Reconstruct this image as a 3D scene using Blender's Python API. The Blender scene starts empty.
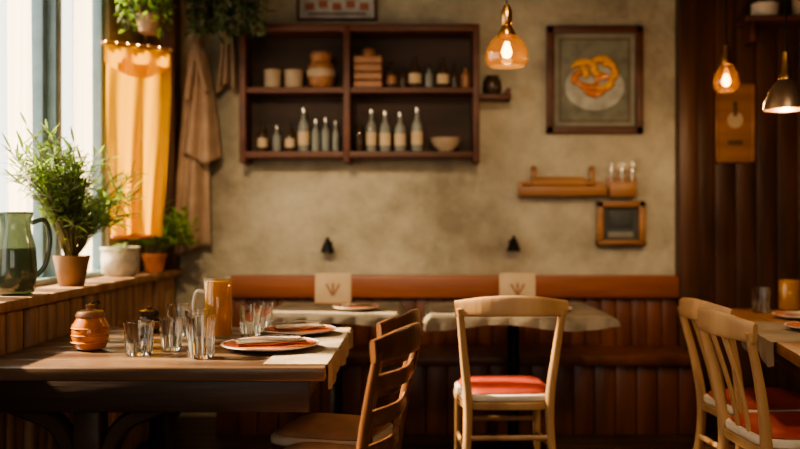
import bpy, bmesh, math, random
from mathutils import Vector, Matrix, Euler
random.seed(7)
S = bpy.context.scene
try:
    S.view_settings.look = 'AgX - Medium High Contrast'
except Exception: pass
R = random.uniform

# ------------------------------------------------------------------ materials
def _new(name):
    m = bpy.data.materials.new(name); m.use_nodes = True
    nt = m.node_tree; b = nt.nodes["Principled BSDF"]
    return m, nt, b

def mat(name, col, rough=0.6, metal=0.0, var=0.15, scale=12.0, bump=0.0, bscale=60.0, trans=0.0, ior=1.45,
        emit=None, estr=0.0, stretch=(1, 1, 1), sheen=0.0, coat=0.0, col2=None):
    m, nt, b = _new(name)
    c = Vector(col)
    tc = nt.nodes.new("ShaderNodeTexCoord"); mp = nt.nodes.new("ShaderNodeMapping")
    mp.inputs["Scale"].default_value = stretch
    nt.links.new(tc.outputs["Object"], mp.inputs["Vector"])
    n = nt.nodes.new("ShaderNodeTexNoise"); n.inputs["Scale"].default_value = scale
    n.inputs["Detail"].default_value = 5
    nt.links.new(mp.outputs[0], n.inputs["Vector"])
    r = nt.nodes.new("ShaderNodeValToRGB")
    a = c * (1 - var); d = (Vector(col2) if col2 else c * (1 + var))
    r.color_ramp.elements[0].position = 0.3; r.color_ramp.elements[1].position = 0.7
    r.color_ramp.elements[0].color = (*a, 1); r.color_ramp.elements[1].color = (*d, 1)
    nt.links.new(n.outputs["Fac"], r.inputs[0]); nt.links.new(r.outputs[0], b.inputs["Base Color"])
    b.inputs["Roughness"].default_value = rough; b.inputs["Metallic"].default_value = metal
    b.inputs["Transmission Weight"].default_value = trans; b.inputs["IOR"].default_value = ior
    b.inputs["Coat Weight"].default_value = coat
    if emit:
        b.inputs["Emission Color"].default_value = (*emit, 1); b.inputs["Emission Strength"].default_value = estr
    if bump > 0:
        n2 = nt.nodes.new("ShaderNodeTexNoise"); n2.inputs["Scale"].default_value = bscale; n2.inputs["Detail"].default_value = 6
        nt.links.new(mp.outputs[0], n2.inputs["Vector"])
        bp = nt.nodes.new("ShaderNodeBump"); bp.inputs["Strength"].default_value = bump; bp.inputs["Distance"].default_value = 0.01
        nt.links.new(n2.outputs["Fac"], bp.inputs["Height"]); nt.links.new(bp.outputs[0], b.inputs["Normal"])
    return m

def wood(name, c1, c2, axis='X', rough=0.45, scale=9.0, bump=0.25, coat=0.0):
    st = {'X': (0.12, 1, 1), 'Y': (1, 0.12, 1), 'Z': (1, 1, 0.12)}[axis]
    m = mat(name, c1, rough, var=0, scale=scale, bump=bump, bscale=scale * 4, stretch=st, col2=c2, coat=coat)
    return m

def translucent(name, col, fac=0.5, transp=0.0, scale=30):
    m, nt, b = _new(name)
    out = nt.nodes["Material Output"]
    b.inputs["Base Color"].default_value = (*col, 1); b.inputs["Roughness"].default_value = 0.85
    t = nt.nodes.new("ShaderNodeBsdfTranslucent"); t.inputs["Color"].default_value = (*col, 1)
    mx = nt.nodes.new("ShaderNodeMixShader"); mx.inputs[0].default_value = fac
    nt.links.new(b.outputs[0], mx.inputs[1]); nt.links.new(t.outputs[0], mx.inputs[2])
    w = nt.nodes.new("ShaderNodeTexNoise"); w.inputs["Scale"].default_value = scale
    bp = nt.nodes.new("ShaderNodeBump"); bp.inputs["Strength"].default_value = 0.15
    nt.links.new(w.outputs["Fac"], bp.inputs["Height"]); nt.links.new(bp.outputs[0], b.inputs["Normal"])
    last = mx
    if transp > 0:
        tr = nt.nodes.new("ShaderNodeBsdfTransparent"); m2 = nt.nodes.new("ShaderNodeMixShader")
        m2.inputs[0].default_value = transp
        nt.links.new(mx.outputs[0], m2.inputs[1]); nt.links.new(tr.outputs[0], m2.inputs[2]); last = m2
    nt.links.new(last.outputs[0], out.inputs["Surface"])
    return m

def thinglass(name, col, gloss=0.06, edge=0.35, rough=0.03, body=0.0, bodycol=(1, 1, 1)):
    m, nt, b = _new(name); out = nt.nodes["Material Output"]
    tr = nt.nodes.new("ShaderNodeBsdfTransparent"); tr.inputs[0].default_value = (*col, 1)
    gl = nt.nodes.new("ShaderNodeBsdfGlossy"); gl.inputs["Roughness"].default_value = rough
    lw = nt.nodes.new("ShaderNodeLayerWeight"); lw.inputs[0].default_value = .3
    ad = nt.nodes.new("ShaderNodeMath"); ad.operation = 'MULTIPLY_ADD'; ad.inputs[1].default_value = edge; ad.inputs[2].default_value = gloss
    nt.links.new(lw.outputs["Facing"], ad.inputs[0])
    mx = nt.nodes.new("ShaderNodeMixShader"); nt.links.new(ad.outputs[0], mx.inputs[0])
    nt.links.new(tr.outputs[0], mx.inputs[1]); nt.links.new(gl.outputs[0], mx.inputs[2])
    last = mx
    if body > 0:
        b.inputs["Base Color"].default_value = (*bodycol, 1)
        m2 = nt.nodes.new("ShaderNodeMixShader"); m2.inputs[0].default_value = body
        nt.links.new(mx.outputs[0], m2.inputs[1]); nt.links.new(b.outputs[0], m2.inputs[2]); last = m2
    nt.links.new(last.outputs[0], out.inputs["Surface"])
    return m

def plaster():
    m, nt, b = _new("plaster_wall")
    tc = nt.nodes.new("ShaderNodeTexCoord")
    n = nt.nodes.new("ShaderNodeTexNoise"); n.inputs["Scale"].default_value = 1.5; n.inputs["Detail"].default_value = 10; n.inputs["Roughness"].default_value = 0.68
    nt.links.new(tc.outputs["Object"], n.inputs["Vector"])
    r = nt.nodes.new("ShaderNodeValToRGB")
    e = r.color_ramp.elements
    e[0].position = 0.34; e[0].color = (0.21, 0.172, 0.118, 1)
    e[1].position = 0.68; e[1].color = (0.50, 0.437, 0.325, 1)
    x = e.new(0.5); x.color = (0.36, 0.312, 0.226, 1)
    nt.links.new(n.outputs["Fac"], r.inputs[0]); nt.links.new(r.outputs[0], b.inputs["Base Color"])
    b.inputs["Roughness"].default_value = 0.85
    n2 = nt.nodes.new("ShaderNodeTexNoise"); n2.inputs["Scale"].default_value = 7; n2.inputs["Detail"].default_value = 9
    nt.links.new(tc.outputs["Object"], n2.inputs["Vector"])
    bp = nt.nodes.new("ShaderNodeBump"); bp.inputs["Strength"].default_value = 0.8; bp.inputs["Distance"].default_value = 0.04
    nt.links.new(n2.outputs["Fac"], bp.inputs["Height"]); nt.links.new(bp.outputs[0], b.inputs["Normal"])
    return m

M_plaster = plaster()
M_darkwoodZ = wood("dark_panel_wood", (0.035, 0.015, 0.009), (0.12, 0.047, 0.021), 'Z', 0.42)
M_benchwood = wood("bench_wood", (0.07, 0.022, 0.011), (0.19, 0.062, 0.028), 'Z', 0.38)
M_rail = wood("bench_rail_wood", (0.18, 0.052, 0.021), (0.33, 0.105, 0.041), 'X', 0.4)
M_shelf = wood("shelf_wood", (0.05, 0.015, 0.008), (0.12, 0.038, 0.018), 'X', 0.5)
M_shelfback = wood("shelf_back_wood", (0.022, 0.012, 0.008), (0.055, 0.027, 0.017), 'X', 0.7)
M_table = wood("table_wood", (0.06, 0.032, 0.019), (0.20, 0.115, 0.066), 'X', 0.28, 7, 0.2)
M_tabledark = wood("table_apron_wood", (0.03, 0.015, 0.009), (0.07, 0.035, 0.02), 'X', 0.45)
M_chairlt = wood("chair_wood_light", (0.34, 0.18, 0.08), (0.52, 0.31, 0.15), 'Z', 0.36)
M_chairmd = wood("chair_wood_medium", (0.085, 0.034, 0.015), (0.20, 0.085, 0.036), 'Z', 0.3)
M_slat = wood("wainscot_wood", (0.20, 0.10, 0.05), (0.46, 0.28, 0.16), 'Z', 0.65, 10, 0.5)
M_floor = wood("floor_wood", (0.03, 0.015, 0.009), (0.09, 0.045, 0.024), 'X', 0.4)
M_oak = wood("honey_wood", (0.20, 0.085, 0.03), (0.38, 0.175, 0.07), 'X', 0.42)
M_frameblue = mat("window_paint", (0.24, 0.34, 0.38), 0.45, var=0.12, bump=0.1)
M_ceil = mat("ceiling_paint", (0.22, 0.18, 0.13), 0.9, bump=0.2)
M_black = mat("black_metal", (0.012, 0.011, 0.01), 0.4, 0.6)
M_brass = mat("aged_brass", (0.50, 0.28, 0.11), 0.3, 1.0, bump=0.05)
M_copper = mat("dull_copper", (0.34, 0.23, 0.15), 0.38, 0.9, bump=0.05)
M_red = mat("red_cushion", (0.34, 0.045, 0.027), 0.6, bump=0.15, bscale=150)
M_tancush = mat("tan_cushion", (0.36, 0.20, 0.12), 0.6, bump=0.15, bscale=150)
M_cream = mat("cream_piping", (0.66, 0.56, 0.44), 0.7)
M_linen = mat("linen_cloth", (0.27, 0.205, 0.14), 0.85, var=0.35, scale=6, bump=0.3, bscale=90)
M_linend = mat("grey_linen_cloth", (0.19, 0.15, 0.105), 0.85, var=0.4, scale=6, bump=0.4, bscale=60)
M_coat = mat("tan_coat_cloth", (0.33, 0.225, 0.15), 0.9, bump=0.3, bscale=40)
M_curt = translucent("yellow_curtain_cloth", (0.66, 0.335, 0.006), 0.5)
M_band = mat("curtain_band_cloth", (0.42, 0.13, 0.03), 0.8)
M_sheer = translucent("sheer_curtain_cloth", (0.92, 0.82, 0.68), 0.6, 0.2)
M_leaf = translucent("olive_leaf", (0.20, 0.27, 0.12), 0.4)
M_leafb = translucent("bright_leaf", (0.26, 0.42, 0.06), 0.45)
M_leafd = translucent("dark_leaf", (0.05, 0.09, 0.03), 0.3)
M_stem = mat("stem", (0.14, 0.12, 0.05), 0.7)
M_terra = mat("terracotta", (0.50, 0.17, 0.06), 0.75, bump=0.2)
M_soil = mat("soil", (0.04, 0.025, 0.015), 0.95, bump=0.6)
M_brownpot = mat("brown_ceramic", (0.22, 0.12, 0.06), 0.5, bump=0.2)
M_white = mat("white_ceramic", (0.72, 0.64, 0.53), 0.3, var=0.06)
M_stone = mat("chalky_stoneware", (0.46, 0.41, 0.33), 0.85, var=0.4, scale=14, bump=0.8, bscale=25)
M_honey = mat("honey_glaze", (0.45, 0.13, 0.012), 0.22, var=0.3, scale=20, coat=0.6)
M_napkin = mat("orange_napkin", (0.42, 0.10, 0.035), 0.75, var=.25, bump=0.15, bscale=160)
M_creamnap = mat("cream_napkin", (0.56, 0.41, 0.28), 0.8, var=.15, bump=0.15, bscale=160)
M_food = mat("golden_pastry", (0.60, 0.28, 0.04), 0.5, var=0.35, scale=30, bump=0.2)
M_food2 = mat("brown_crust", (0.25, 0.085, 0.015), 0.5, var=0.35, scale=30, bump=0.2)
M_glass = mat("clear_glass", (0.97, 0.97, 0.95), 0.02, trans=1.0, var=0)
M_bottle = mat("bottle_glass", (0.36, 0.37, 0.33), 0.08, trans=0.5, var=0.05)
M_bottled = mat("dark_bottle_glass", (0.05, 0.03, 0.018), 0.1, var=0.1)
M_green = thinglass("green_glass", (0.36, 0.44, 0.34), .10, .4, .04, .45, (.10, .12, .07))
M_beer = translucent("amber_beer", (0.66, 0.345, 0.006), 0.5)
M_mugglass = thinglass("mug_glass", (1, .97, .90), .05, .35, .04)
M_thin = thinglass("window_glass", (0.97, 0.98, 1.0), 0.03, .1)
M_amberg = thinglass("amber_lamp_glass", (0.86, 0.62, 0.34), 0.08, .5, .06, .10, (.5, .28, .09))
M_bulb = mat("glowing_bulb", (1, 0.7, 0.35), 0.4, emit=(1.0, 0.58, 0.22), estr=22)
M_bulb_dim = mat("small_warm_bulb", (1, .8, .5), .4, emit=(1, .6, .25), estr=2)
M_cutl = mat("steel_cutlery", (0.62, 0.58, 0.52), 0.25, 1.0)
M_paper = mat("kraft_card", (0.48, 0.35, 0.22), 0.8, var=0.08)
M_ink = mat("dark_ink", (0.10, 0.06, 0.03), 0.8)
M_mat = mat("picture_mat", (0.19, 0.18, 0.14), 0.8, var=0.15)
M_matd = mat("picture_inner", (0.15, 0.145, 0.11), 0.8, var=0.3)
M_plateart = mat("picture_plate", (0.32, 0.31, 0.26), 0.6, var=0.3)
M_sign = mat("printed_sign", (0.36, 0.34, 0.32), 0.6, var=0.3, scale=8)
M_signr = mat("sign_red_ink", (0.30, 0.10, 0.06), 0.7)
M_slate = mat("slate", (0.045, 0.05, 0.045), 0.6, bump=0.1)
M_rope = mat("jute_rope", (0.40, 0.28, 0.16), 0.9, bump=0.4)
M_canister = mat("beige_stoneware", (0.34, 0.25, 0.17), 0.6, bump=0.1)
M_jarb = mat("amber_stoneware", (0.26, 0.115, 0.05), 0.4, bump=0.1)

# ------------------------------------------------------------------ builder
def smooth_path(pts, n=6):
    pts = [Vector(p) for p in pts]
    if len(pts) < 3: return pts
    out = []
    P = [pts[0] * 2 - pts[1]] + pts + [pts[-1] * 2 - pts[-2]]
    for i in range(1, len(P) - 2):
        p0, p1, p2, p3 = P[i - 1:i + 3]
        for k in range(n):
            t = k / n
            out.append(0.5 * ((2 * p1) + (p2 - p0) * t + (2 * p0 - 5 * p1 + 4 * p2 - p3) * t * t + (3 * p1 - p0 - 3 * p2 + p3) * t ** 3))
    out.append(pts[-1]); return out

class Ob:
    def __init__(s, name):
        s.name = name; s.V = []; s.F = []; s.MI = []; s.SM = []; s.mats = []; s.T = Matrix.Identity(4)
    def mi(s, m):
        if m not in s.mats: s.mats.append(m)
        return s.mats.index(m)
    def add(s, vs, fs, m, smooth=True):
        o = len(s.V); k = s.mi(m)
        s.V += [s.T @ Vector(v) for v in vs]
        for f in fs:
            s.F.append([o + i for i in f]); s.MI.append(k); s.SM.append(smooth)
    def box(s, c, d, m, rot=(0, 0, 0), bev=0.004, seg=2):
        bm = bmesh.new(); bmesh.ops.create_cube(bm, size=1)
        for v in bm.verts: v.co = Vector((v.co.x * d[0], v.co.y * d[1], v.co.z * d[2]))
        bev = min(bev, min(d) * 0.45)
        if bev > 0:
            bmesh.ops.bevel(bm, geom=bm.edges[:], offset=bev, segments=seg, affect='EDGES', profile=0.5)
        M = Matrix.Translation(c) @ Euler(rot).to_matrix().to_4x4()
        bm.verts.index_update()
        s.add([M @ v.co for v in bm.verts], [[v.index for v in f.verts] for f in bm.faces], m, False)
        bm.free()
    def b2(s, lo, hi, m, bev=0.004):
        s.box([(lo[i] + hi[i]) / 2 for i in range(3)], [abs(hi[i] - lo[i]) for i in range(3)], m, bev=bev)
    def lathe(s, prof, m, c=(0, 0, 0), seg=32, rot=(0, 0, 0), sx=1, sy=1):
        M = Matrix.Translation(c) @ Euler(rot).to_matrix().to_4x4()
        vs = []; fs = []
        for r, z in prof:
            for i in range(seg):
                a = 2 * math.pi * i / seg
                vs.append(M @ Vector((r * sx * math.cos(a), r * sy * math.sin(a), z)))
        n = len(prof)
        for j in range(n - 1):
            for i in range(seg):
                i2 = (i + 1) % seg
                fs.append([j * seg + i, j * seg + i2, (j + 1) * seg + i2, (j + 1) * seg + i])
        if prof[0][0] > 1e-5: fs.append(list(range(seg))[::-1])
        if prof[-1][0] > 1e-5: fs.append([(n - 1) * seg + i for i in range(seg)])
        s.add(vs, fs, m)
    def shade(s, prof, m, seg=40, c=(0, 0, 0)):
        """open surface of revolution (single skin)"""
        vs = []; fs = []
        for r, z in prof:
            for i in range(seg):
                a = 2 * math.pi * i / seg
                vs.append((c[0] + r * math.cos(a), c[1] + r * math.sin(a), c[2] + z))
        for j in range(len(prof) - 1):
            for i in range(seg):
                i2 = (i + 1) % seg
                fs.append([j * seg + i, j * seg + i2, (j + 1) * seg + i2, (j + 1) * seg + i])
        s.add(vs, fs, m)
    def sweep(s, pts, a, m, b=None, ref=(0, 0, 1), seg=10, n=6, power=2.0, smooth=True):
        path = smooth_path(pts, n); L = len(path)
        def val(x, t):
            if isinstance(x, (int, float)): return x
            f = t * (len(x) - 1); i = min(int(f), len(x) - 2); return x[i] + (x[i + 1] - x[i]) * (f - i)
        if b is None: b = a
        vs = []; fs = []; ref = Vector(ref)
        for k, p in enumerate(path):
            t = (path[min(k + 1, L - 1)] - path[max(k - 1, 0)]).normalized()
            side = t.cross(ref)
            if side.length < 1e-3: side = t.cross(Vector((1, 0.01, 0)))
            side.normalize(); up = side.cross(t).normalized()
            A = val(a, k / (L - 1)); B = val(b, k / (L - 1))
            for i in range(seg):
                th = 2 * math.pi * (i + 0.5) / seg
                cx, sx = math.cos(th), math.sin(th)
                ex = 2 / power
                vs.append(p + side * (A * math.copysign(abs(cx) ** ex, cx)) + up * (B * math.copysign(abs(sx) ** ex, sx)))
        for k in range(L - 1):
            for i in range(seg):
                i2 = (i + 1) % seg
                fs.append([k * seg + i, k * seg + i2, (k + 1) * seg + i2, (k + 1) * seg + i])
        fs.append(list(range(seg))[::-1]); fs.append([(L - 1) * seg + i for i in range(seg)])
        s.add(vs, fs, m, smooth)
    def pad(s, w, d, rings, m, c=(0, 0, 0), taper=0.0, power=5, seg=40):
        vs = []; fs = []
        for sc, z in rings:
            for i in range(seg):
                th = 2 * math.pi * i / seg; cx, sx = math.cos(th), math.sin(th)
                x = math.copysign(abs(cx) ** (2 / power), cx); y = math.copysign(abs(sx) ** (2 / power), sx)
                vs.append((c[0] + x * sc * w / 2 * (1 + taper * y), c[1] + y * sc * d / 2, c[2] + z))
        n = len(rings)
        for j in range(n - 1):
            for i in range(seg):
                i2 = (i + 1) % seg
                fs.append([j * seg + i, j * seg + i2, (j + 1) * seg + i2, (j + 1) * seg + i])
        fs.append(list(range(seg))[::-1]); fs.append([(n - 1) * seg + i for i in range(seg)])
        s.add(vs, fs, m)
    def grid(s, fn, nu, nv, m, closed=False):
        vs = [fn(i / nu, j / nv) for j in range(nv + 1) for i in range(nu + 1)]
        fs = [[j * (nu + 1) + i, j * (nu + 1) + i + 1, (j + 1) * (nu + 1) + i + 1, (j + 1) * (nu + 1) + i] for j in range(nv) for i in range(nu)]
        s.add(vs, fs, m)
    def leaf(s, p, d, L, w, m, curl=0.15):
        d = Vector(d).normalized(); side = d.cross(Vector((R(-.4, .4), R(-.4, .4), 1)))
        if side.length < 1e-3: side = Vector((1, 0, 0))
        side.normalize(); up = side.cross(d)
        p = Vector(p); vs = [p]
        for t, ww in ((0.3, .85), (0.6, .9), (0.85, .45)):
            q = p + d * (L * t) - up * (curl * L * t * t)
            vs += [q - side * w * ww / 2 + up * w * .12, q, q + side * w * ww / 2 + up * w * .12]
        vs.append(p + d * L - up * curl * L)
        s.add(vs, [[0, 2, 1], [0, 3, 2], [1, 2, 5, 4], [2, 3, 6, 5], [4, 5, 8, 7], [5, 6, 9, 8], [7, 8, 10], [8, 9, 10]], m)
    def done(s, loc=(0, 0, 0), rz=0.0, solid=0.0, recalc=True):
        me = bpy.data.meshes.new(s.name)
        me.from_pydata([tuple(v) for v in s.V], [], s.F)
        for m in s.mats: me.materials.append(m)
        for i, p in enumerate(me.polygons):
            p.material_index = s.MI[i]; p.use_smooth = s.SM[i]
        me.update()
        if recalc:
            bm = bmesh.new(); bm.from_mesh(me); bmesh.ops.recalc_face_normals(bm, faces=bm.faces[:]); bm.to_mesh(me); bm.free()
        try: me.set_sharp_from_angle(angle=math.radians(45))
        except Exception: pass
        o = bpy.data.objects.new(s.name, me); S.collection.objects.link(o)
        o.location = loc; o.rotation_euler = (0, 0, rz)
        if solid:
            md = o.modifiers.new("thickness", 'SOLIDIFY'); md.thickness = solid
        return o

def copy(o, loc, rz=0.0, scale=1.0):
    c = o.copy(); S.collection.objects.link(c); c.location = loc; c.rotation_euler = (0, 0, rz); c.scale = (scale,) * 3
    return c

# ------------------------------------------------------------------ room shell
WY = 5.56; CZ = 2.9; XL = -1.72; XR = 3.1; YF = -1.6; WF = WY - .003
def shell(name, lo, hi, m, bev=0):
    o = Ob(name); o.b2(lo, hi, m, bev); return o.done()
shell("wall_back", (XL - .2, WY, 0), (1.72, WY + .2, CZ), M_plaster)
shell("ceiling", (XL - .2, YF - .2, CZ), (XR + .2, WY + .2, CZ + .15), M_ceil)
fl = Ob("floor")
yy = YF - .2
while yy < WY + .2:
    fl.b2((XL - .2, yy, -.05), (XR + .2, min(yy + .138, WY + .2), 0), M_floor, .002); yy += .14
fl.b2((XL - .2, YF - .2, -.1), (XR + .2, WY + .2, -.05), M_floor, 0)
fl.done()
wl = Ob("wall_left")
WB, WT, WY0, WY1 = 0.93, 2.72, 1.6, 4.93
wl.b2((XL - .2, YF, 0), (XL, WY, WB - .045), M_plaster, 0)
wl.b2((XL - .2, YF, WT), (XL, WY, CZ), M_plaster, 0)
wl.b2((XL - .2, YF, WB - .045), (XL, WY0, WT), M_plaster, 0)
wl.b2((XL - .2, WY1, WB - .045), (XL, WY, WT), M_plaster, 0)
wl.done()
wf = Ob("wall_front")
wf.b2((XL - .2, YF - .2, 0), (XR + .2, YF, .8), M_plaster, 0)
wf.b2((XL - .2, YF - .2, 2.5), (XR + .2, YF, CZ), M_plaster, 0)
wf.b2((XL - .2, YF - .2, .8), (-1.2, YF, 2.5), M_plaster, 0)
wf.b2((1.0, YF - .2, .8), (XR + .2, YF, 2.5), M_plaster, 0)
wf.done()
def planks(name, p0, p1, axis, z0, z1, m, w=.13):
    o = Ob(name)
    a = p0
    while a < p1 - 1e-3:
        b = min(a + w, p1); d = R(0, .008)
        if axis == 'X': o.b2((a + .002, WY - d, z0), (b - .002, WY + .2, z1), m, .008)
        else: o.b2((XR - d, a + .002, z0), (XR + .2, b - .002, z1), m, .008)
        a = b
    return o.done()
planks("wall_back_panelled", 1.72, XR + .2, 'X', 0, CZ, M_darkwoodZ)
planks("wall_right", YF, WY - .01, 'Y', 0, CZ, M_darkwoodZ, .16)
p = Ob("trim_1"); p.b2((1.60, WY - .10, 0), (1.72, WY, CZ), M_darkwoodZ, .008); p.done()
p = Ob("trim_2"); p.b2((-1.66, WY - .14, .93), (-1.49, WY, CZ), M_darkwoodZ, .008); p.done()
w = Ob("window_sill"); w.b2((XL, YF, .885), (-1.47, WY, .925), M_slat, .008)
w.b2((XL, WY0, .925), (-1.69, WY1, .955), M_frameblue, .004); w.done()
w = Ob("wainscot_left")
y = YF + .01
while y < WY - .1:
    t = R(-.012, .012)
    w.b2((XL + .003, y, 0), (-1.492 + t, y + .078, .884), M_slat, .018); y += .086
w.done()
w = Ob("window_1")
xa, xb = XL - .10, XL - .02
w.b2((xa, WY0, WT - .06), (xb, WY1, WT), M_frameblue)
w.b2((xa, WY0, WB - .045), (xb, WY1, WB + .03), M_frameblue)
w.b2((xa, WY0, WB + .02), (xb, WY0 + .06, WT), M_frameblue)
w.b2((xa, WY1 - .06, WB + .02), (xb, WY1, WT), M_frameblue)
for yc in (2.45, 3.30, 4.20):
    w.b2((xa - .02, yc - .035, WB), (XL + .02, yc + .035, WT), M_frameblue)
    w.b2((xa, yc + .05, WB), (xb, yc + .09, WT), M_frameblue)
    w.b2((xa, yc - .09, WB), (xb, yc - .05, WT), M_frameblue)
px_ = XL - .06
w.add([(px_, WY0 + .05, WB + .02), (px_, WY1 - .05, WB + .02), (px_, WY1 - .05, WT - .05), (px_, WY0 + .05, WT - .05)], [[0, 1, 2, 3]], M_thin, False)
w.done()
w = Ob("fill_window")  # unseen window, added in the front wall to let fill light in
for (a, b) in (((-1.2, .8), (1.0, .87)), ((-1.2, 2.43), (1.0, 2.5)), ((-1.2, .8), (-1.13, 2.5)), ((.93, .8), (1.0, 2.5)), ((-.13, .8), (-.07, 2.5))):
    w.b2((a[0], YF - .12, a[1]), (b[0], YF - .04, b[1]), M_frameblue)
w.done()

# ------------------------------------------------------------------ banquette
b = Ob("banquette_bench")
bx0, bx1 = -1.16, 1.595
b.b2((bx0, WY - .12, .75), (bx1, WF, .885), M_rail, .01)
x = bx0
while x < bx1 - .01:
    x2 = min(x + .095, bx1); b.b2((x + .002, WY - .075 + R(0, .006), .40), (x2 - .002, WY - .005, .76), M_benchwood, .005); x = x2
b.b2((bx0, 5.02, .40), (bx1, WY - .02, .455), M_benchwood, .012)
x = bx0
while x < bx1 - .01:
    x2 = min(x + .12, bx1); b.b2((x + .002, 5.07, 0), (x2 - .002, 5.11, .40), M_benchwood, .005); x = x2
b.done()

# ------------------------------------------------------------------ display shelf
SX0, SXM, SX1 = -1.078, -.435, .36
zT, zM, zB = 2.387, 2.012, 1.622
ya, yb = 5.35, WF
s = Ob("display_shelf")
s.b2((SX0, ya, zT - .022), (SX1, yb, zT + .022), M_shelf)
s.b2((SX0, ya, zB - .02), (SX1, yb, zB + .02), M_shelf)
s.b2((SX0, ya + .01, zM - .018), (SX1, yb, zM + .018), M_shelf)
for xx in (SX0 + .015, SXM, SX1 - .015): s.b2((xx - .02, ya - .003, zB - .05), (xx + .02, yb, zT + .02), M_shelf)
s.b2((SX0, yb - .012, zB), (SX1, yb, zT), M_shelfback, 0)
s.b2((SX1, ya + .03, zM - .05), (SX1 + .20, yb, zM - .02), M_shelf)
s.b2((SX1 + .17, ya + .06, zM - .05), (SX1 + .2, yb, zM + .02), M_shelf)
s.done()
def canister(name, r, h, m, lidm=None):
    o = Ob(name)
    o.lathe([(r * .9, 0), (r, .006), (r, h * .82), (r * 1.04, h * .83), (r * 1.04, h * .9), (r * .9, h * .95), (r * .2, h * .97), (r * .2, h), (0, h + .002)], m)
    return o
def bottle(name, r, h, m, cap=M_black, label=None):
    o = Ob(name)
    o.lathe([(r * .85, 0), (r, .008), (r, h * .55), (r * .85, h * .64), (r * .36, h * .76), (r * .32, h * .92), (0, h * .92)], m, seg=20)
    o.lathe([(r * .40, h * .91), (r * .40, h), (0, h)], cap, seg=16)
    if label: o.lathe([(r * 1.02, h * .16), (r * 1.03, h * .17), (r * 1.03, h * .45), (r * 1.02, h * .46)], label, seg=20)
    return o
zt = zM + .0185; zb = zB + .0205
def onsh(x): return (x - 419) / 164.0
canister("ceramic_canister", .052, .125, M_canister).done((onsh(272), 5.45, zt))
canister("ceramic_canister", .058, .125, M_canister).done((onsh(293), 5.46, zt))
o = Ob("lidded_stoneware_jar")
o.lathe([(.055, 0), (.075, .02), (.085, .09), (.08, .14), (.06, .165), (.065, .17), (.065, .185), (.07, .19), (.07, .205), (.06, .22), (.0, .225)], M_jarb)
o.lathe([(.0865, .07), (.088, .075), (.088, .11), (.085, .115)], M_canister); o.done((onsh(321), 5.45, zt))
o = Ob("wooden_crate")
for zc in (.02, .07, .12, .17):
    o.box((0, -.07, zc), (.17, .012, .04), M_jarb); o.box((0, .07, zc), (.17, .012, .04), M_jarb)
    o.box((-.08, 0, zc), (.012, .13, .04), M_jarb); o.box((.08, 0, zc), (.012, .13, .04), M_jarb)
o.box((0, 0, .006), (.16, .13, .01), M_jarb)
for sx in (-.07, .07):
    for sy in (-.058, .058): o.box((sx, sy, .1), (.014, .014, .2), M_jarb)
o.box((0, 0, .13), (.145, .12, .08), M_jarb, bev=.02)
o.lathe([(.04, .17), (.05, .2), (.04, .24), (.025, .25), (0, .25)], M_jarb); o.done((onsh(368), 5.455, zt))
for i, (px, r, h, m, lb) in enumerate(((391, .034, .17, M_bottled, M_jarb), (403, .022, .13, M_bottled, None), (415, .038, .20, M_bottled, M_paper), (429, .024, .14, M_bottle, None), (443, .036, .19, M_bottled, M_paper), (455, .022, .15, M_bottled, None), (466, .028, .14, M_jarb, None))):
    bottle("sauce_bottle", r, h, m, label=lb).done((onsh(px), 5.45, zt))
for px, r, h, m in ((262, .030, .18, M_bottled), (276, .026, .16, M_bottle), (289, .030, .18, M_bottled), (303, .034, .27, M_bottle), (315, .026, .20, M_bottle), (325, .026, .21, M_bottle), (335, .020, .19, M_bottle),
                 (359, .025, .2, M_bottled), (371, .032, .26, M_bottle), (385, .034, .25, M_bottle), (400, .034, .24, M_bottle), (417, .034, .27, M_bottle)):
    bottle("glass_bottle", r, h, m, M_cutl if m is M_bottle else M_black, M_paper if r >= .03 else None).done((onsh(px), 5.43 + R(0, .03), zb))
o = Ob("ceramic_bowl")
o.lathe([(.04, 0), (.045, .01), (.08, .04), (.095, .085), (.09, .085), (.075, .045), (.04, .018), (0, .015)], M_canister); o.done((onsh(446), 5.45, zb))
o = Ob("clay_pot"); o.lathe([(.04, 0), (.06, .04), (.055, .09), (.04, .11), (.045, .12), (.035, .12), (.03, .05), (0, .04)], M_bottled); o.done((SX1 + .09, 5.47, zM - .0195))

# ------------------------------------------------------------------ framed food picture
def frame(o, w, h, fw, fd, m):
    o.box((0, -fd / 2, h / 2 - fw / 2), (w, fd, fw), m, bev=.006); o.box((0, -fd / 2, -h / 2 + fw / 2), (w, fd, fw), m, bev=.006)
    o.box((-w / 2 + fw / 2, -fd / 2, 0), (fw, fd, h), m, bev=.006); o.box((w / 2 - fw / 2, -fd / 2, 0), (fw, fd, h), m, bev=.006)
o = Ob("framed_food_picture")
frame(o, .60, .67, .045, .04, M_shelf)
o.box((0, -.008, 0), (.54, .012, .62), M_mat, bev=0)
o.box((0, -.015, 0), (.44, .003, .52), M_ink, bev=0)
o.box((0, -.0165, 0), (.42, .003, .50), M_matd, bev=0)
o.lathe([(.18, 0), (.185, .003), (.175, .004), (.14, .002), (0, .002)], M_plateart, (0, -.0175, -.045), rot=(math.pi / 2, 0, 0), sy=.78, seg=48)
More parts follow.
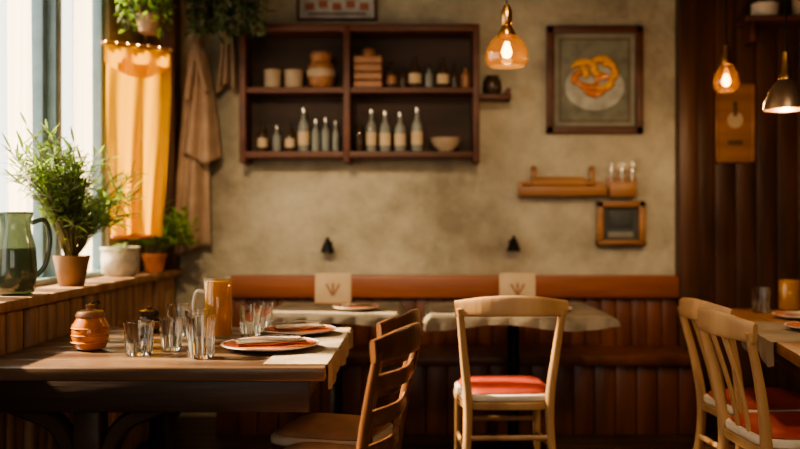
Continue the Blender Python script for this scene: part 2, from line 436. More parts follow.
# overlapping pastry twists: long curved pieces, each with a dark crust line
heap = [(-.08, .10, 40, .075), (.05, .12, 20, .08), (-.11, .02, 100, .07), (.11, .04, 300, .075), (.02, .05, 170, .08), (-.05, -.03, 200, .08), (.07, -.03, 250, .075), (-.02, .09, 340, .06), (.0, -.07, 215, .08), (.09, .09, 10, .05), (-.07, .05, 320, .055), (.04, .01, 60, .06)]
for i, (cx, cz, ad, rad) in enumerate(heap):
    a0 = math.radians(ad)
    pts = [(cx + rad * (math.cos(a0 + t * 2.0) - math.cos(a0 + 1.0) * .8), -.0235 - i * .0011, cz + rad * .75 * (math.sin(a0 + t * 2.0) - math.sin(a0 + 1.0) * .8)) for t in (0, .25, .5, .75, 1)]
    o.sweep([(q[0], q[1] + .002, q[2] - .004) for q in pts], [.010, .022, .026, .022, .010], M_food2, b=[.003, .005, .006, .005, .003], ref=(0, 1, 0), seg=10, n=4)
    o.sweep(pts, [.006, .016, .020, .016, .006], (M_food, M_food, M_honey)[i % 3], b=[.003, .006, .008, .006, .003], ref=(0, 1, 0), seg=10, n=4)
o.done((1.094, WF, 2.10))

o = Ob("restaurant_sign"); frame(o, .50, .30, .018, .02, M_shelf); o.box((0, -.006, 0), (.48, .008, .28), M_sign, bev=0)
for i in range(5): o.box((-.17 + i * .085, -.0115, -.06 + .015 * (i % 2)), (.055, .003, .045), M_signr, bev=.001)
o.box((0, -.0115, -.105), (.36, .003, .012), M_ink, bev=0); o.done((-.512, WF, 2.62))

o = Ob("rolling_pin_rack")
o.box((0, -.008, -.05), (.54, .016, .10), M_oak, bev=.006)
o.box((0, -.05, -.085), (.54, .09, .018), M_oak, bev=.006)
o.box((0, -.09, -.06), (.54, .012, .05), M_oak, bev=.004)
o.lathe([(0, -.23), (.014, -.225), (.016, -.17), (.036, -.165), (.04, -.1), (.04, .1), (.036, .165), (.016, .17), (.014, .225), (0, .23)], M_oak, (-.02, -.05, -.015), rot=(0, math.pi / 2, 0), seg=20)
for xx in (-.17, .19):
    o.box((xx, -.02, .025), (.03, .03, .09), M_oak, bev=.008); o.lathe([(.012, 0), (.018, .015), (.01, .03), (0, .032)], M_oak, (xx, -.02, .065), seg=14)
o.done((.885, WF, 1.47))
o = Ob("utensil_holder")
o.box((0, -.035, -.05), (.17, .07, .09), M_oak, bev=.008)
o.box((0, -.01, -.03), (.19, .018, .12), M_oak, bev=.006)
for i in range(5):
    xx = -.064 + i * .032
    o.sweep([(xx, -.035, -.02), (xx + R(-.004, .004), -.04, .03), (xx, -.04, .07)], .0045, M_oak if i % 2 else M_cutl, seg=8)
    if i % 2: o.lathe([(.004, 0), (.013, .014), (.015, .034), (.010, .05), (0, .054)], M_paper, (xx, -.04, .062), seg=14, sy=.4)
    else:
        o.box((xx, -.04, .075), (.024, .004, .018), M_cutl, bev=.002)
        for dx in (-.009, -.003, .003, .009): o.box((xx + dx, -.04, .10), (.003, .003, .04), M_cutl, bev=.001)
o.done((1.26, WF, 1.465))
o = Ob("chalkboard_menu_box")
frame(o, .30, .28, .04, .05, M_oak); o.box((0, -.01, 0), (.25, .016, .25), M_slate, bev=0)
o.box((0, -.04, -.12), (.30, .075, .02), M_oak)
o.box((0, -.022, .03), (.15, .012, .1), M_slate, bev=.004); o.box((0, -.025, -.07), (.16, .015, .04), M_mat, bev=.004)
o.done((1.255, WF, 1.205))
o = Ob("framed_print"); frame(o, .245, .49, .018, .02, M_oak); o.box((0, -.006, 0), (.23, .008, .47), M_oak, bev=0)
o.lathe([(.05, 0), (.05, .003), (0, .003)], M_paper, (0, -.011, .02), rot=(math.pi / 2, 0, 0)); o.box((0, -.013, -.12), (.09, .003, .03), M_ink, bev=0)
o.box((0, -.013, .09), (.025, .003, .09), M_ink, bev=0); o.done((1.97, WY - .011, 1.83))
o = Ob("corner_shelf"); o.b2((-.25, -.2, 0), (.6, 0, .03), M_shelf); o.b2((-.2, -.15, -.12), (-.17, 0, 0), M_shelf); o.b2((.5, -.15, -.12), (.53, 0, 0), M_shelf); o.done((2.22, WY - .011, 2.43))
o = Ob("stacked_dishes")
for i in range(6): o.lathe([(.05, .0), (.08, .012), (.082, .016), (.05, .008), (0, .006)], M_white, (0, 0, i * .014))
o.done((2.12, 5.45, 2.462))
canister("storage_tin", .06, .15, M_canister).done((2.35, 5.45, 2.462))

def sconce():
    o = Ob("sconce_lamp")
    o.box((0, -.006, 0), (.05, .012, .07), M_black, bev=.004)
    o.sweep([(0, -.01, -.01), (0, -.05, -.015), (0, -.065, .01)], .007, M_black, seg=8)
    o.lathe([(.042, -.035), (.044, -.033), (.022, .03), (.012, .045), (.012, .06), (0, .062)], M_black, (0, -.065, 0), seg=24)
    o.lathe([(0, -.03), (.015, -.025), (.018, -.01), (0, .01)], M_bulb_dim, (0, -.065, 0), seg=12)
    return o
sc = sconce().done((-.565, WF, 1.06)); copy(sc, (.585, WF, 1.07))

# ------------------------------------------------------------------ tables
def cloth(o, w, d, z, over, m, seed=0):
    random.seed(seed); ph = [R(0, 6.28) for _ in range(6)]
    def prof(t, half, ov):
        x = (t * 2 - 1) * (half + ov)
        if abs(x) <= half: return x, 0
        e = abs(x) - half
        return math.copysign(half + .006 + e * .12, x), e
    def fn(u, v):
        x, ex = prof(u, w / 2, over); y, ey = prof(v, d / 2, over)
        e = max(ex, ey)
        wob = .018 * math.sin(x * 26 + ph[0]) + .012 * math.sin(y * 31 + ph[1])
        k = min(1, e / .03)
        if ex > 0: x += math.copysign(abs(wob) * k + 0.002, x)
        if ey > 0: y += math.copysign(abs(wob) * k + 0.002, y)
        zz = z + .003 - e * (1 + .3 * math.sin(x * 9 + y * 7 + ph[2]))
        if e == 0: zz += .001 * (1 + math.sin(x * 30 + ph[3]) * math.sin(y * 24))
        return (x, y, zz)
    o.grid(fn, 56, 56, m)
def bistro(name, w, d, seed):
    o = Ob(name)
    o.box((0, 0, .7325), (w, d, .035), M_table, bev=.006)
    o.lathe([(.03, .03), (.03, .68), (.09, .70), (.09, .715), (0, .715)], M_black, seg=20)
    o.lathe([(.22, 0), (.22, .012), (.06, .03), (.03, .06), (0, .06)], M_black, seg=36)
    cloth(o, w, d, .75, .052, M_linend, seed)
    return o
bistro("bistro_table", .88, .82, 4).done((.50, 4.71, 0))
bistro("bistro_table", .66, .76, 9).done((-.44, 4.74, 0))

def menu(name):
    o = Ob(name)
    o.box((0, -.02, .085), (.20, .004, .17), M_paper, rot=(-.14, 0, 0), bev=.001)
    o.box((0, .03, .085), (.20, .004, .17), M_paper, rot=(.14, 0, 0), bev=.001)
    for a, x in ((-.5, -.02), (0, 0), (.5, .02)):
        o.box((x, -.0245, .08), (.012, .002, .07), M_jarb, rot=(-.14, a, 0), bev=0)
    o.box((0, .005, .004), (.21, .09, .008), M_oak)
    return o
m1 = menu("menu_card").done((.55, 4.98, .757)); copy(m1, (-.48, 4.98, .757))
def plate(r, name="dinner_plate"):
    o = Ob(name)
    o.lathe([(r * .55, 0), (r * .6, .003), (r * .75, .006), (r, .017), (r * 1.0, .021), (r * .74, .011), (r * .6, .008), (0, .008)], M_white, seg=48)
    o.lathe([(r * .94, .0185), (r * .945, .0205), (r * .90, .0185), (r * .895, .017)], M_napkin, seg=48)
    return o
def napkin(o, z, w=.2, d=.12, rot=0.3, m=M_napkin, top=None):
    for i in range(3):
        ph = i * 1.3; mm = top if (top and i == 2) else m
        sc = .72 if (top and i == 2) else 1
        T = Matrix.Rotation(rot + i * .12, 4, 'Z')
        def fn(u, v, i=i, ph=ph, T=T, sc=sc):
            x = (u - .5) * w * (1 - .07 * i); y = (v - .5) * d * (1 - .1 * i) * sc
            return T @ Vector((x, y, z + i * .007 + .004 * math.sin(u * 9 + ph) * math.sin(v * 7 + ph)))
        o.grid(fn, 14, 10, mm)
        o.box((0, 0, z + i * .007 - .003), (w * .9, d * .85 * sc, .005), mm, rot=(0, 0, rot + i * .12), bev=.002)
def fork(o, x, y, rz, z=.012):
    M0 = o.T; o.T = Matrix.Translation((x, y, z)) @ Matrix.Rotation(rz, 4, 'Z')
    o.sweep([(0, -.09, 0), (0, 0, .004), (0, .05, 0)], [.006, .003, .006], M_cutl, b=.0018, seg=8)
    o.sweep([(0, .045, 0), (0, .06, -.001), (0, .07, 0)], [.006, .012, .012], M_cutl, b=.0015, seg=8)
    for dx in (-.009, -.003, .003, .009): o.sweep([(dx, .068, 0), (dx, .085, .001), (dx, .1, .004)], .0013, M_cutl, seg=6, n=2)
    o.T = M0
o = plate(.175, "plate_with_napkin"); napkin(o, .018, .27, .17, .15, top=M_creamnap); fork(o, .02, -.01, -1.3, .046)
o.done((-.535, 3.20, .7545))
o = plate(.15, "plate_with_napkin"); napkin(o, .018, .22, .14, -.1, top=M_creamnap); fork(o, .0, .01, 1.4, .046); o.done((-.49, 3.64, .7545), .3)
o = plate(.12, "plate_with_napkin"); napkin(o, .018, .17, .1, .2, M_linen); o.done((-.33, 4.62, .7565))
o = plate(.12, "dinner_plate"); o.done((.66, 4.55, .7565))

o = Ob("dining_table")
TX0, TX1, TY0, TY1 = -1.44, -.30, 2.80, 3.90
y = TY0
for i in range(7):
    y2 = TY0 + (i + 1) * (TY1 - TY0) / 7
    o.b2((TX0, y + .001, .705), (TX1 + R(-.004, .004), y2 - .001, .75), M_table, .006); y = y2
o.b2((TX0 + .03, TY0 + .035, .60), (TX1 - .05, TY0 + .06, .705), M_tabledark); o.b2((TX0 + .03, TY1 - .06, .60), (TX1 - .05, TY1 - .035, .705), M_tabledark)
o.b2((TX0 + .03, TY0 + .05, .62), (TX0 + .055, TY1 - .05, .705), M_tabledark); o.b2((TX1 - .09, TY0 + .05, .62), (TX1 - .065, TY1 - .05, .705), M_tabledark)
for yy in (TY0 + .14, TY1 - .14):
    o.b2((-1.13, yy - .045, .05), (-1.04, yy + .045, .66), M_tabledark, .01)
    o.b2((-1.38, yy - .045, 0), (-.80, yy + .045, .06), M_tabledark, .02)
    for sgn in (-1, 1):
        o.sweep([(-1.085 + sgn * .04, yy, .40), (-1.085 + sgn * .11, yy, .54), (-1.085 + sgn * .26, yy, .61)], .035, M_tabledark, b=.03, seg=8, power=4)
    o.b2((-1.40, yy - .05, .60), (-.62, yy + .05, .66), M_tabledark, .01)
o.b2((-1.11, TY0 + .14, .22), (-1.06, TY1 - .14, .30), M_tabledark)
o.done()
def rn(u, v):
    s_ = u * .29; x = TX1 - .20 + s_
    yv = TY0 + .05 + v * (TY1 - TY0 - .10)
    z = .7525 + .0010 * math.sin(v * 40)
    if s_ > .208: z -= (s_ - .208) * (1 + .15 * math.sin(v * 13)); x = TX1 + .009 + .006 * abs(math.sin(v * 23))
    return (x, yv, z)
r_ = Ob("table_runner"); r_.grid(rn, 24, 60, M_linen); r_.done(recalc=False)

def tumbler(name="water_glass", r=.042, h=.115, water=0):
    o = Ob(name)
    rb = r * .82
    o.lathe([(0, .0), (rb * .9, 0), (rb, .004), (r, h), (r - .0015, h + .001), (r - .003, h), (rb - .004, .016), (0, .013)], M_glass, seg=32)
    for i in range(12):
        a = i * math.pi / 6
        o.sweep([((rb + .0008) * math.cos(a), (rb + .0008) * math.sin(a), .006), (((rb + r) / 2) * math.cos(a), ((rb + r) / 2) * math.sin(a), h * .5)], .0028, M_glass, seg=6)
    return o.done
g = tumbler(r=.052, h=.115)((-.965, 3.06, .751))
g2 = tumbler(r=.045, h=.125)((-.975, 3.60, .751)); copy(g2, (-.838, 3.36, .751), .3)
g3 = tumbler(r=.048, h=.14)((-.735, 3.0, .751))
copy(g2, (-.675, 3.56, .751), .2); copy(g2, (-.66, 3.76, .751), .5, .95); copy(g2, (-.885, 3.18, .751), .7, .9)
def mug(name, r, h, handle=-1):
    o = Ob(name)
    o.shade([(0, .0), (r, 0), (r + .004, .006), (r + .003, h), (r + .001, h + .002), (r - .001, h)], M_mugglass, seg=36)
    o.lathe([(0, .012), (r - .001, .012), (r - .001, h * .95), (0, h * .95)], M_beer, seg=36)
    if handle:
        s_ = handle
        o.sweep([(s_ * r, 0, h * .76), (s_ * (r + .03), 0, h * .78), (s_ * (r + .045), 0, h * .6), (s_ * (r + .04), 0, h * .3), (s_ * r, 0, h * .22)], .007, M_white, b=.008, ref=(0, 1, 0), seg=10)
    return o.done
mug("beer_mug", .052, .235)((-.80, 3.54, .751))
mug("beer_glass", .052, .165, 0)((1.90, 4.56, .756))
o = Ob("honey_pot")
o.lathe([(.04, 0), (.055, .01), (.066, .05), (.064, .09), (.048, .115), (.044, .122), (0, .122)], M_honey, seg=36)
for z_ in (.03, .055, .08): o.lathe([(.0655, z_ - .003), (.0685, z_), (.0655, z_ + .003)], M_honey, seg=36)
o.lathe([(.05, .118), (.052, .126), (.045, .138), (.012, .146), (.012, .152), (.016, .16), (0, .166)], M_jarb, seg=32)
o.sweep([(0, 0, .16), (.02, 0, .175), (.035, 0, .165)], .003, M_black, seg=6); o.done((-1.18, 3.19, .751))
o = Ob("spice_jar"); o.lathe([(.035, 0), (.044, .006), (.046, .05), (.038, .066), (.04, .07), (.042, .075), (.042, .09), (.012, .096), (.012, .105), (0, .107)], M_bottled, seg=28)
o.lathe([(.047, .015), (.0485, .02), (.0485, .04), (.047, .045)], M_brass, seg=28); o.done((-1.13, 3.72, .751))

# right table
o = Ob("dining_table")
L, Wd = 1.75, .95
for i in range(7):
    x0 = i * Wd / 7; o.b2((x0 + .001, 0, .71), (x0 + Wd / 7 - .001, L + R(-.004, .004), .755), M_oak, .006)
o.b2((.08, .1, .62), (Wd - .08, .13, .71), M_tabledark); o.b2((.08, L - .13, .62), (Wd - .08, L - .1, .71), M_tabledark)
o.b2((.08, .1, .62), (.11, L - .1, .71), M_tabledark); o.b2((Wd - .11, .1, .62), (Wd - .08, L - .1, .71), M_tabledark)
for xx in (.5, Wd - .12):
    for yy in (.12, L - .12): o.box((xx, yy, .31), (.08, .08, .62), M_tabledark, bev=.008)
RT = Matrix.Translation((1.29, 3.0, 0)) @ Matrix.Rotation(-.17, 4, 'Z')
o.done((1.29, 3.0, 0), -.17)
rc = Ob("table_runner")
def rf(u, v):
    s_ = u * .52; yv = .35 + v * .72; e = .09
    if s_ < e: x = -.012 - .006 * abs(math.sin(v * 17)); z = .757 - (e - s_) * (1 + .2 * math.sin(v * 11))
    else: x = -.008 + (s_ - e); z = .7575 + .001 * math.sin(v * 30)
    return RT @ Vector((x, yv + .02 * math.sin(u * 5), z))
rc.grid(rf, 30, 40, M_linen); rc.done(recalc=False)
o = plate(.15, "plate_with_napkin"); napkin(o, .018, .2, .12, .4, M_creamnap); o.done((1.83, 4.20, .756))
o = plate(.13, "dinner_plate"); o.done((1.66, 3.70, .760))
copy(g2, (1.72, 4.47, .756))

# ------------------------------------------------------------------ chairs
def chair(name, wm, seatm, slats=0, rails=0, edge=None, bh=0.0):
    o = Ob(name)
    for sx in (-1, 1):
        o.sweep([(sx * .205, -.25, 0), (sx * .185, -.205, .23), (sx * .18, -.195, .43), (sx * .20, -.225, .63 + bh * .5), (sx * .222, -.275, .835 + bh)], [.015, .019, .021, .018, .015], wm, b=[.015, .018, .02, .017, .013], ref=(0, 1, 0), seg=12, power=3)
        o.sweep([(sx * .195, .20, 0), (sx * .185, .185, .42)], [.013, .021], wm, b=[.013, .02], ref=(0, 1, 0), seg=12, power=3)
        o.sweep([(sx * .192, -.215, .22), (sx * .19, .19, .20)], .010, wm, b=.012, seg=10)
    o.sweep([(-.19, .19, .27), (.19, .19, .27)], .009, wm, b=.012, seg=10)
    o.sweep([(-.185, -.207, .27), (.185, -.207, .27)], .009, wm, b=.012, seg=10)
    o.sweep([(-.24, -.262, .832 + bh), (-.12, -.300, .842 + bh), (0, -.312, .846 + bh), (.12, -.300, .842 + bh), (.24, -.262, .832 + bh)], .011, wm, b=[.034, .043, .045, .043, .034], seg=16, power=4)
    for i in range(rails):
        z = .73 + bh - i * .11
        yy = -.225 - (z - .63) * .23
        o.sweep([(-.205, yy, z), (0, yy - .035, z), (.205, yy, z)], .008, wm, b=.026, seg=12, power=4)
    for i in range(slats):
        xx = (i - (slats - 1) / 2) * .10
        o.sweep([(xx * .9, -.19, .43), (xx, -.225, .60), (xx, -.298, .82 + bh)], .014, wm, b=.007, ref=(0, 1, 0), seg=10, power=3)
    o.T = Matrix.Translation((0, 0, -.025))
    o.pad(.43, .43, [(.93, .413), (.99, .418), (1, .426), (1, .446), (.97, .450)], wm, taper=.04)
    o.pad(.415, .415, [(.97, .449), (1.01, .456), (1.015, .468), (1.0, .478), (.96, .482)], edge or M_cream, taper=.04)
    o.pad(.39, .39, [(.97, .480), (1, .486), (.97, .496), (.85, .503), (.5, .508), (.1, .509)], seatm, taper=.04)
    o.T = Matrix.Identity(4)
    return o
chair("dining_chair", M_chairlt, M_red, bh=.008).done((.385, 4.08, 0), .04)
c2 = chair("dining_chair", M_chairmd, M_tancush, rails=3, edge=M_cream, bh=.02).done((-.30, 2.82, 0), math.radians(73)); c2.scale = (.9, .92, .98)
cc = copy(c2, (-.31, 3.28, 0), math.radians(73)); cc.scale = (.9, .95, .98)
c3 = chair("dining_chair", M_chairlt, M_red, slats=2).done((1.38, 3.26, 0), math.radians(-86))
copy(c3, (1.46, 3.76, 0), math.radians(-83))

# ------------------------------------------------------------------ pendants
def pendant(name, prof, capprof, m, zc, loc, bulbz, bulbr=.028, energy=10):
    o = Ob(name)
    o.shade(prof, m)
    o.lathe(capprof, M_brass, seg=28)
    top = CZ - loc[2] - .001
    o.sweep([(0, 0, zc), (0, 0, top)], .004, M_black, seg=8)
    o.lathe([(.05, top - .025), (.05, top), (0, top)], M_brass, seg=24)
    o.lathe([(0, bulbz - bulbr * 1.1), (bulbr * .7, bulbz - bulbr * .8), (bulbr, bulbz), (bulbr * .75, bulbz + bulbr * .9), (bulbr * .4, bulbz + bulbr * 1.7), (0, bulbz + bulbr * 1.8)], M_bulb, seg=20)
    ob = o.done(loc, solid=.002 if m is M_copper else 0)
    l = bpy.data.lights.new("pendant_bulb_light", 'POINT'); l.energy = energy; l.color = (1, .64, .32); l.shadow_soft_size = .03
    lo = bpy.data.objects.new("bulb_light", l); S.collection.objects.link(lo); lo.parent = ob; lo.location = (0, 0, -.04)
    return ob
pendant("pendant_lamp", [(.075, 0), (.089, .012), (.094, .035), (.090, .07), (.074, .105), (.048, .132), (.030, .142)],
        [(.036, .128), (.038, .145), (.028, .165), (.020, .178), (.024, .182), (.024, .24), (.012, .27), (0, .27)], M_amberg, .26, (.385, 3.9, 1.893), .062, .024)
pendant("pendant_lamp", [(.035, 0), (.058, .02), (.066, .05), (.058, .09), (.038, .13), (.024, .155)],
        [(.026, .145), (.028, .17), (.016, .2), (.014, .24), (0, .245)], M_amberg, .24, (1.59, 4.6, 1.885), .055, .022)
pendant("pendant_lamp", [(.092, 0), (.096, .004), (.092, .03), (.07, .09), (.04, .13), (.025, .14)],
        [(.03, .13), (.032, .15), (.018, .17), (.014, .26), (0, .265)], M_copper, .26, (1.65, 4.0, 1.715), .03, .026)

# ------------------------------------------------------------------ curtains
def curtain(name, x0, x1, y0, y1, z0, z1, m, folds=7, amp=.02, pinch=None, seed=1, second=.4, sag=.0):
    random.seed(seed); ph = R(0, 6)
    o = Ob(name)
    dx, dy = x1 - x0, y1 - y0; L = math.hypot(dx, dy); nx, ny = -dy / L, dx / L
    def fn(u, v):
        z = z1 + (z0 - z1) * v
        uu = u
        if pinch: c, k = pinch; f = k(v); uu = c + (u - c) * f
        a = amp * (0.35 + .65 * v) * (math.sin(u * folds * 6.283 + ph + .9 * math.sin(v * 3)) + second * math.sin(u * folds * 11 + v * 4))
        z += sag * math.sin(u * 3.1) * v
        return (x0 + dx * uu + nx * a, y0 + dy * uu + ny * a, z)
    o.grid(fn, 110, 40, m)
    return o
o = curtain("yellow_curtain", -1.64, -1.36, 4.67, 4.86, 1.13, 2.10, M_curt, 2.6, .024,
            (.35, lambda v: 1 - .30 * max(0, v - .2) ** 1.2), second=.3, sag=.02)
def hd(u, v):
    return (-1.64 + .29 * u, 4.65 + .19 * u - .02 - .014 * math.sin(u * 17), 2.14 - v * (.09 + .07 * math.sin(u * 3.1)))
o.grid(hd, 40, 6, M_curt)
o.sweep([(-1.655, 4.635, 2.15), (-1.35, 4.84, 2.15)], .011, M_jarb, seg=10)
for t in range(7): o.lathe([(.014, -.003), (.018, 0), (.014, .003), (.011, 0), (.014, -.003)], M_brass, (-1.64 + .28 * t / 6, 4.645 + .19 * t / 6, 2.145), rot=(0, math.pi / 2, .6), seg=16)
o.sweep([(-1.35, 4.84, 2.15), (-1.38, 4.95, 2.16), (-1.5, 5.2, 2.16), (-1.52, 5.41, 2.16)], .007, M_brass, seg=8)
o.box((-1.53, 4.745, 1.135), (.22, .035, .02), M_band, rot=(0, 0, .6), bev=.008)
o.done(recalc=False)
o = curtain("sheer_curtain", -1.68, -1.68, 4.34, 4.58, .96, 2.66, M_sheer, 3, .010, seed=4); o.sweep([(-1.68, 2.0, 2.67), (-1.68, 4.60, 2.67)], .008, M_brass, seg=8); o.done(recalc=False)
o = curtain("sheer_curtain", -1.68, -1.68, 3.62, 3.84, .96, 2.62, M_sheer, 3, .010, seed=5); o.done(recalc=False)

# ------------------------------------------------------------------ hanging coat / aprons
def hangcloth(o, hook, zbot, w0, w1, m, folds=4, depth=.05, lean=0, seed=0):
    random.seed(seed); ph = R(0, 6); hx, hy, hz = hook
    def fn(u, v):
        z = hz + (zbot - hz) * v
        w = w0 + (w1 - w0) * (v ** .75)
        a = (u - .5) * 2
        x = hx + lean * v + a * w / 2
        y = hy - depth * (.3 + .7 * v) * (1 - a * a) - .022 * (.3 + v) * math.sin(a * folds * 3.1 + ph + v)
        z += .03 * v * math.sin(a * 3 + ph)
        return (x, y, z)
    o.grid(fn, 60, 40, m)
o = Ob("hanging_coat")
hangcloth(o, (-1.365, 5.49, 2.36), 1.04, .06, .27, M_coat, 2.2, .07, -.05, 2)
hangcloth(o, (-1.33, 5.42, 2.26), 1.60, .05, .24, M_coat, 2.2, .06, .0, 5)
o.sweep([(-1.40, 5.36, 1.95), (-1.38, 5.38, 2.15), (-1.36, 5.43, 2.3), (-1.33, 5.38, 2.2), (-1.28, 5.36, 2.0)], .02, M_coat, b=.012, seg=8)
o.sweep([(-1.365, 5.555, 2.38), (-1.365, 5.50, 2.36), (-1.365, 5.47, 2.40)], .008, M_black, seg=8)
o.sweep([(-1.36, 5.5, 2.34), (-1.365, 5.48, 2.6), (-1.365, 5.5, CZ - .01)], .006, M_rope, seg=8)
o.done(solid=.006, recalc=False)
o = Ob("hanging_apron")
hangcloth(o, (-1.18, 5.50, 2.38), 2.03, .06, .15, M_coat, 3, .05, .0, 8)
o.sweep([(-1.18, 5.555, 2.40), (-1.18, 5.51, 2.38), (-1.18, 5.48, 2.42)], .008, M_black, seg=8)
o.done(solid=.006, recalc=False)

# ------------------------------------------------------------------ plants
def foliage(o, base, n, spread, h0, h1, m, L=(.05, .08), w=(.010, .016), per=12, droop=0.0, xmin=-1.66, alt=None, skew=(0, 0), bad=None):
    for i in range(n):
        a = R(0, 6.283); rr = math.sqrt(R(0.02, 1))
        top = Vector((base[0] + skew[0] + spread[0] * rr * math.cos(a), base[1] + skew[1] + spread[1] * rr * math.sin(a), base[2] + R(h0, h1) * (1 - .35 * rr * rr)))
        top.x = max(top.x, xmin + .02)
        b0 = Vector(base) + Vector((R(-.02, .02), R(-.02, .02), 0))
        mid = (b0 + top) / 2 + Vector((0, 0, .12 * h1)); mid.x = max(mid.x, xmin + .02)
        end = top - Vector((0, 0, droop * h1))
        pts = [b0, mid, top] if droop == 0 else [b0, mid, top, end]
        path = smooth_path(pts, 6)
        if bad and any(bad(q) for q in path): continue
        o.sweep(pts, [.003, .0012], M_stem, seg=5, n=4)
        for k in range(per):
            t = .25 + .75 * (k + R(0, 1)) / per
            j = min(int(t * (len(path) - 1)), len(path) - 2)
            p = path[j].lerp(path[j + 1], R(0, 1)); d = (path[j + 1] - path[j]).normalized()
            q = Vector((R(-1, 1), R(-1, 1), R(-.3, .8))).normalized()
            dd = (d * .6 + q).normalized(); LL = R(*L)
            if p.x + dd.x * LL < xmin: dd.x = abs(dd.x)
            if bad and bad(p + dd * LL): continue
            o.leaf(p, dd, LL, R(*w), alt if (alt and R(0, 1) < .3) else m, R(.05, .3))
random.seed(11)
o = Ob("potted_olive_plant")
PX = -1.555
o.lathe([(.05, 0), (.055, .004), (.072, .10), (.078, .12), (.08, .135), (.072, .135), (.066, .12), (0, .118)], M_brownpot, (PX, 3.98, .926), seg=32)
o.lathe([(0, .124), (.066, .12)], M_soil, (PX, 3.98, .926))
olive_bad = lambda q: (q.y < 3.68 and q.z < 1.275)
foliage(o, (PX, 3.98, 1.04), 100, (.22, .58), .16, .56, M_leaf, (.06, .10), (.009, .015), 15, alt=M_leafb, skew=(.05, -.03), bad=olive_bad, xmin=-1.625)
foliage(o, (PX, 3.96, 1.06), 46, (.12, .30), .34, .60, M_leaf, (.06, .10), (.009, .015), 16, alt=M_leafb, skew=(.03, -.34), bad=olive_bad, xmin=-1.625)
o.done(recalc=False)
o = Ob("potted_herb")
o.lathe([(.048, 0), (.05, .003), (.066, .085), (.072, .087), (.072, .108), (.064, .108), (.06, .09), (0, .09)], M_terra, (-1.525, 5.12, .926), seg=32)
foliage(o, (-1.525, 5.12, 1.01), 70, (.23, .17), .10, .33, M_leafb, (.035, .055), (.024, .036), 9, xmin=-1.69, skew=(.04, 0))
o.done(recalc=False)
o = Ob("stoneware_planter")
o.lathe([(.075, 0), (.095, .02), (.10, .09), (.095, .13), (.105, .14), (.105, .155), (.092, .155), (.086, .12), (0, .11)], M_stone, (-1.585, 4.72, .926), seg=24)
foliage(o, (-1.585, 4.72, 1.03), 14, (.08, .16), .03, .07, M_leaf, (.03, .05), (.012, .02), 8)
o.done(recalc=False)
o = Ob("glass_pitcher")
o.shade([(0, .002), (.062, 0), (.075, .012), (.085, .08), (.08, .18), (.062, .25), (.060, .28), (.070, .32)], M_green)
o.shade([(0, .014), (.068, .016), (.078, .08), (.073, .18), (0, .18)], M_green)
o.shade([(.070, .317), (.073, .32), (.070, .323), (.067, .32), (.070, .317)], M_green)
o.sweep([(.06, .0, .28), (.11, 0, .29), (.13, 0, .22), (.115, 0, .12), (.08, 0, .07)], .010, M_green, b=.008, ref=(0, 1, 0), seg=10)
o.done((-1.585, 3.48, .926), .5)
random.seed(5)
o = Ob("hanging_potted_plant")
hx, hy, hz = -1.47, 4.86, 2.24
o.lathe([(.045, 0), (.06, .01), (.075, .09), (.08, .10), (.07, .10), (.06, .08), (0, .08)], M_brownpot, (hx, hy, hz), seg=28)
for i in range(3):
    a = i * 2.094; o.sweep([(hx + .078 * math.cos(a), hy + .078 * math.sin(a), hz + .09), (hx + .03 * math.cos(a), hy + .03 * math.sin(a), hz + .4), (hx, hy, CZ)], .003, M_rope, seg=6)
foliage(o, (hx, hy, hz + .08), 70, (.17, .17), .08, .36, M_leafb, (.03, .055), (.02, .032), 11, droop=.4, xmin=-1.69, alt=M_leafd)
o.done(recalc=False)
o = Ob("hanging_ivy")
hx, hy, hz = -1.13, 5.20, 2.54
o.lathe([(.05, 0), (.07, .02), (.085, .12), (.08, .12), (.06, .1), (0, .1)], M_bottled, (hx, hy, hz), seg=28)
for i in range(3):
    a = i * 2.094; o.sweep([(hx + .08 * math.cos(a), hy + .08 * math.sin(a), hz + .11), (hx, hy, CZ)], .003, M_rope, seg=6)
foliage(o, (hx, hy, hz + .1), 110, (.24, .10), .02, .12, M_leafd, (.045, .07), (.028, .042), 14, droop=3.0, xmin=-1.48, alt=M_leaf, bad=lambda q: q.y > 5.335)
o.done(recalc=False)

# ------------------------------------------------------------------ fill spotlights, added out of view to brighten back wall and right chairs
def fill_spot(loc, target, energy, size=1.0, col=(1, .78, .50), blend=.9):
    o = Ob("fill_spotlight")
    o.lathe([(.04, -.10), (.045, -.10), (.045, .03), (.02, .05), (0, .05)], M_black, seg=24)
    o.lathe([(.038, -.095), (.0, -.09)], M_bulb_dim, seg=24)
    ob = o.done(loc); d = Vector(target) - Vector(loc)
    ob.rotation_euler = d.to_track_quat('-Z', 'Y').to_euler()
    a = Ob("fill_spot_mount"); a.lathe([(.05, -.02), (.05, 0), (0, 0)], M_black); a.sweep([(0, 0, -.01), (0, 0, -(CZ - loc[2]) + .03)], .01, M_black, seg=8)
    mo = a.done((loc[0], loc[1], CZ)); mo.parent = ob; mo.matrix_parent_inverse = (Matrix.Translation(loc) @ ob.rotation_euler.to_matrix().to_4x4()).inverted()
    l = bpy.data.lights.new("fill_spot", 'SPOT'); l.energy = energy; l.color = col; l.spot_size = size; l.spot_blend = blend; l.shadow_soft_size = .08
    lo = bpy.data.objects.new("fill_spot_light", l); S.collection.objects.link(lo); lo.parent = ob; lo.location = (0, 0, -.12)
fill_spot((.3, 2.6, 2.7), (.45, 5.56, 1.25), 92, 1.0)
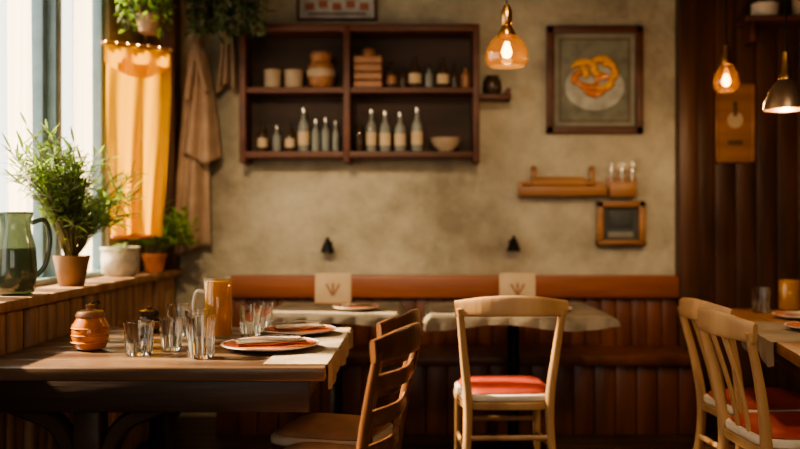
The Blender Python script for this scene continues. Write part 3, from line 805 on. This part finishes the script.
fill_spot((-.9, 2.2, 2.7), (-.75, 5.56, 1.10), 270, .74, (1, .76, .46), 1.0)
fill_spot((1.2, 1.6, 2.7), (1.3, 4.2, .5), 110, 1.05)

# ------------------------------------------------------------------ daylight
W = bpy.data.worlds.new("World"); S.world = W; W.use_nodes = True
nt = W.node_tree; bg = nt.nodes["Background"]
sky = nt.nodes.new("ShaderNodeTexSky"); sky.sky_type = 'HOSEK_WILKIE'; sky.turbidity = 5; sky.sun_direction = Vector((-.75, .25, .6)).normalized()
mxn = nt.nodes.new("ShaderNodeMix"); mxn.data_type = 'RGBA'; mxn.inputs[0].default_value = .8
nt.links.new(sky.outputs[0], mxn.inputs[6]); mxn.inputs[7].default_value = (1.0, .91, .76, 1)
nt.links.new(mxn.outputs[2], bg.inputs[0]); bg.inputs[1].default_value = 3.9
sun = bpy.data.lights.new("sun", 'SUN'); sun.energy = 36; sun.color = (1, .79, .50); sun.angle = math.radians(2.5)
so = bpy.data.objects.new("sun", sun); S.collection.objects.link(so)
so.rotation_euler = Vector((1.0, -.10, -.78)).to_track_quat('-Z', 'Y').to_euler(); so.location = (-6, 5, 5)
def portal(loc, rot, sx, sy):
    l = bpy.data.lights.new("window_portal", 'AREA'); l.shape = 'RECTANGLE'; l.size = sx; l.size_y = sy; l.cycles.is_portal = True
    o = bpy.data.objects.new("window_portal", l); S.collection.objects.link(o); o.location = loc; o.rotation_euler = rot
portal((XL - .15, (WY0 + WY1) / 2, (WB + WT) / 2), (0, -math.pi / 2, 0), WT - WB, WY1 - WY0)
portal((-.1, YF - .15, 1.65), (math.pi / 2, 0, 0), 2.2, 1.7)

# ------------------------------------------------------------------ camera
cd = bpy.data.cameras.new("camera"); cam = bpy.data.objects.new("camera", cd); S.collection.objects.link(cam)
cam.location = (0, 0, 1.2); cam.rotation_euler = (math.pi / 2, 0, 0)
cd.lens = 40; cd.sensor_width = 36; cd.shift_x = -19 / 800; cd.shift_y = 0
cd.dof.use_dof = True; cd.dof.focus_distance = 3.15; cd.dof.aperture_fstop = 1.15
cd.clip_start = .05
S.camera = cam
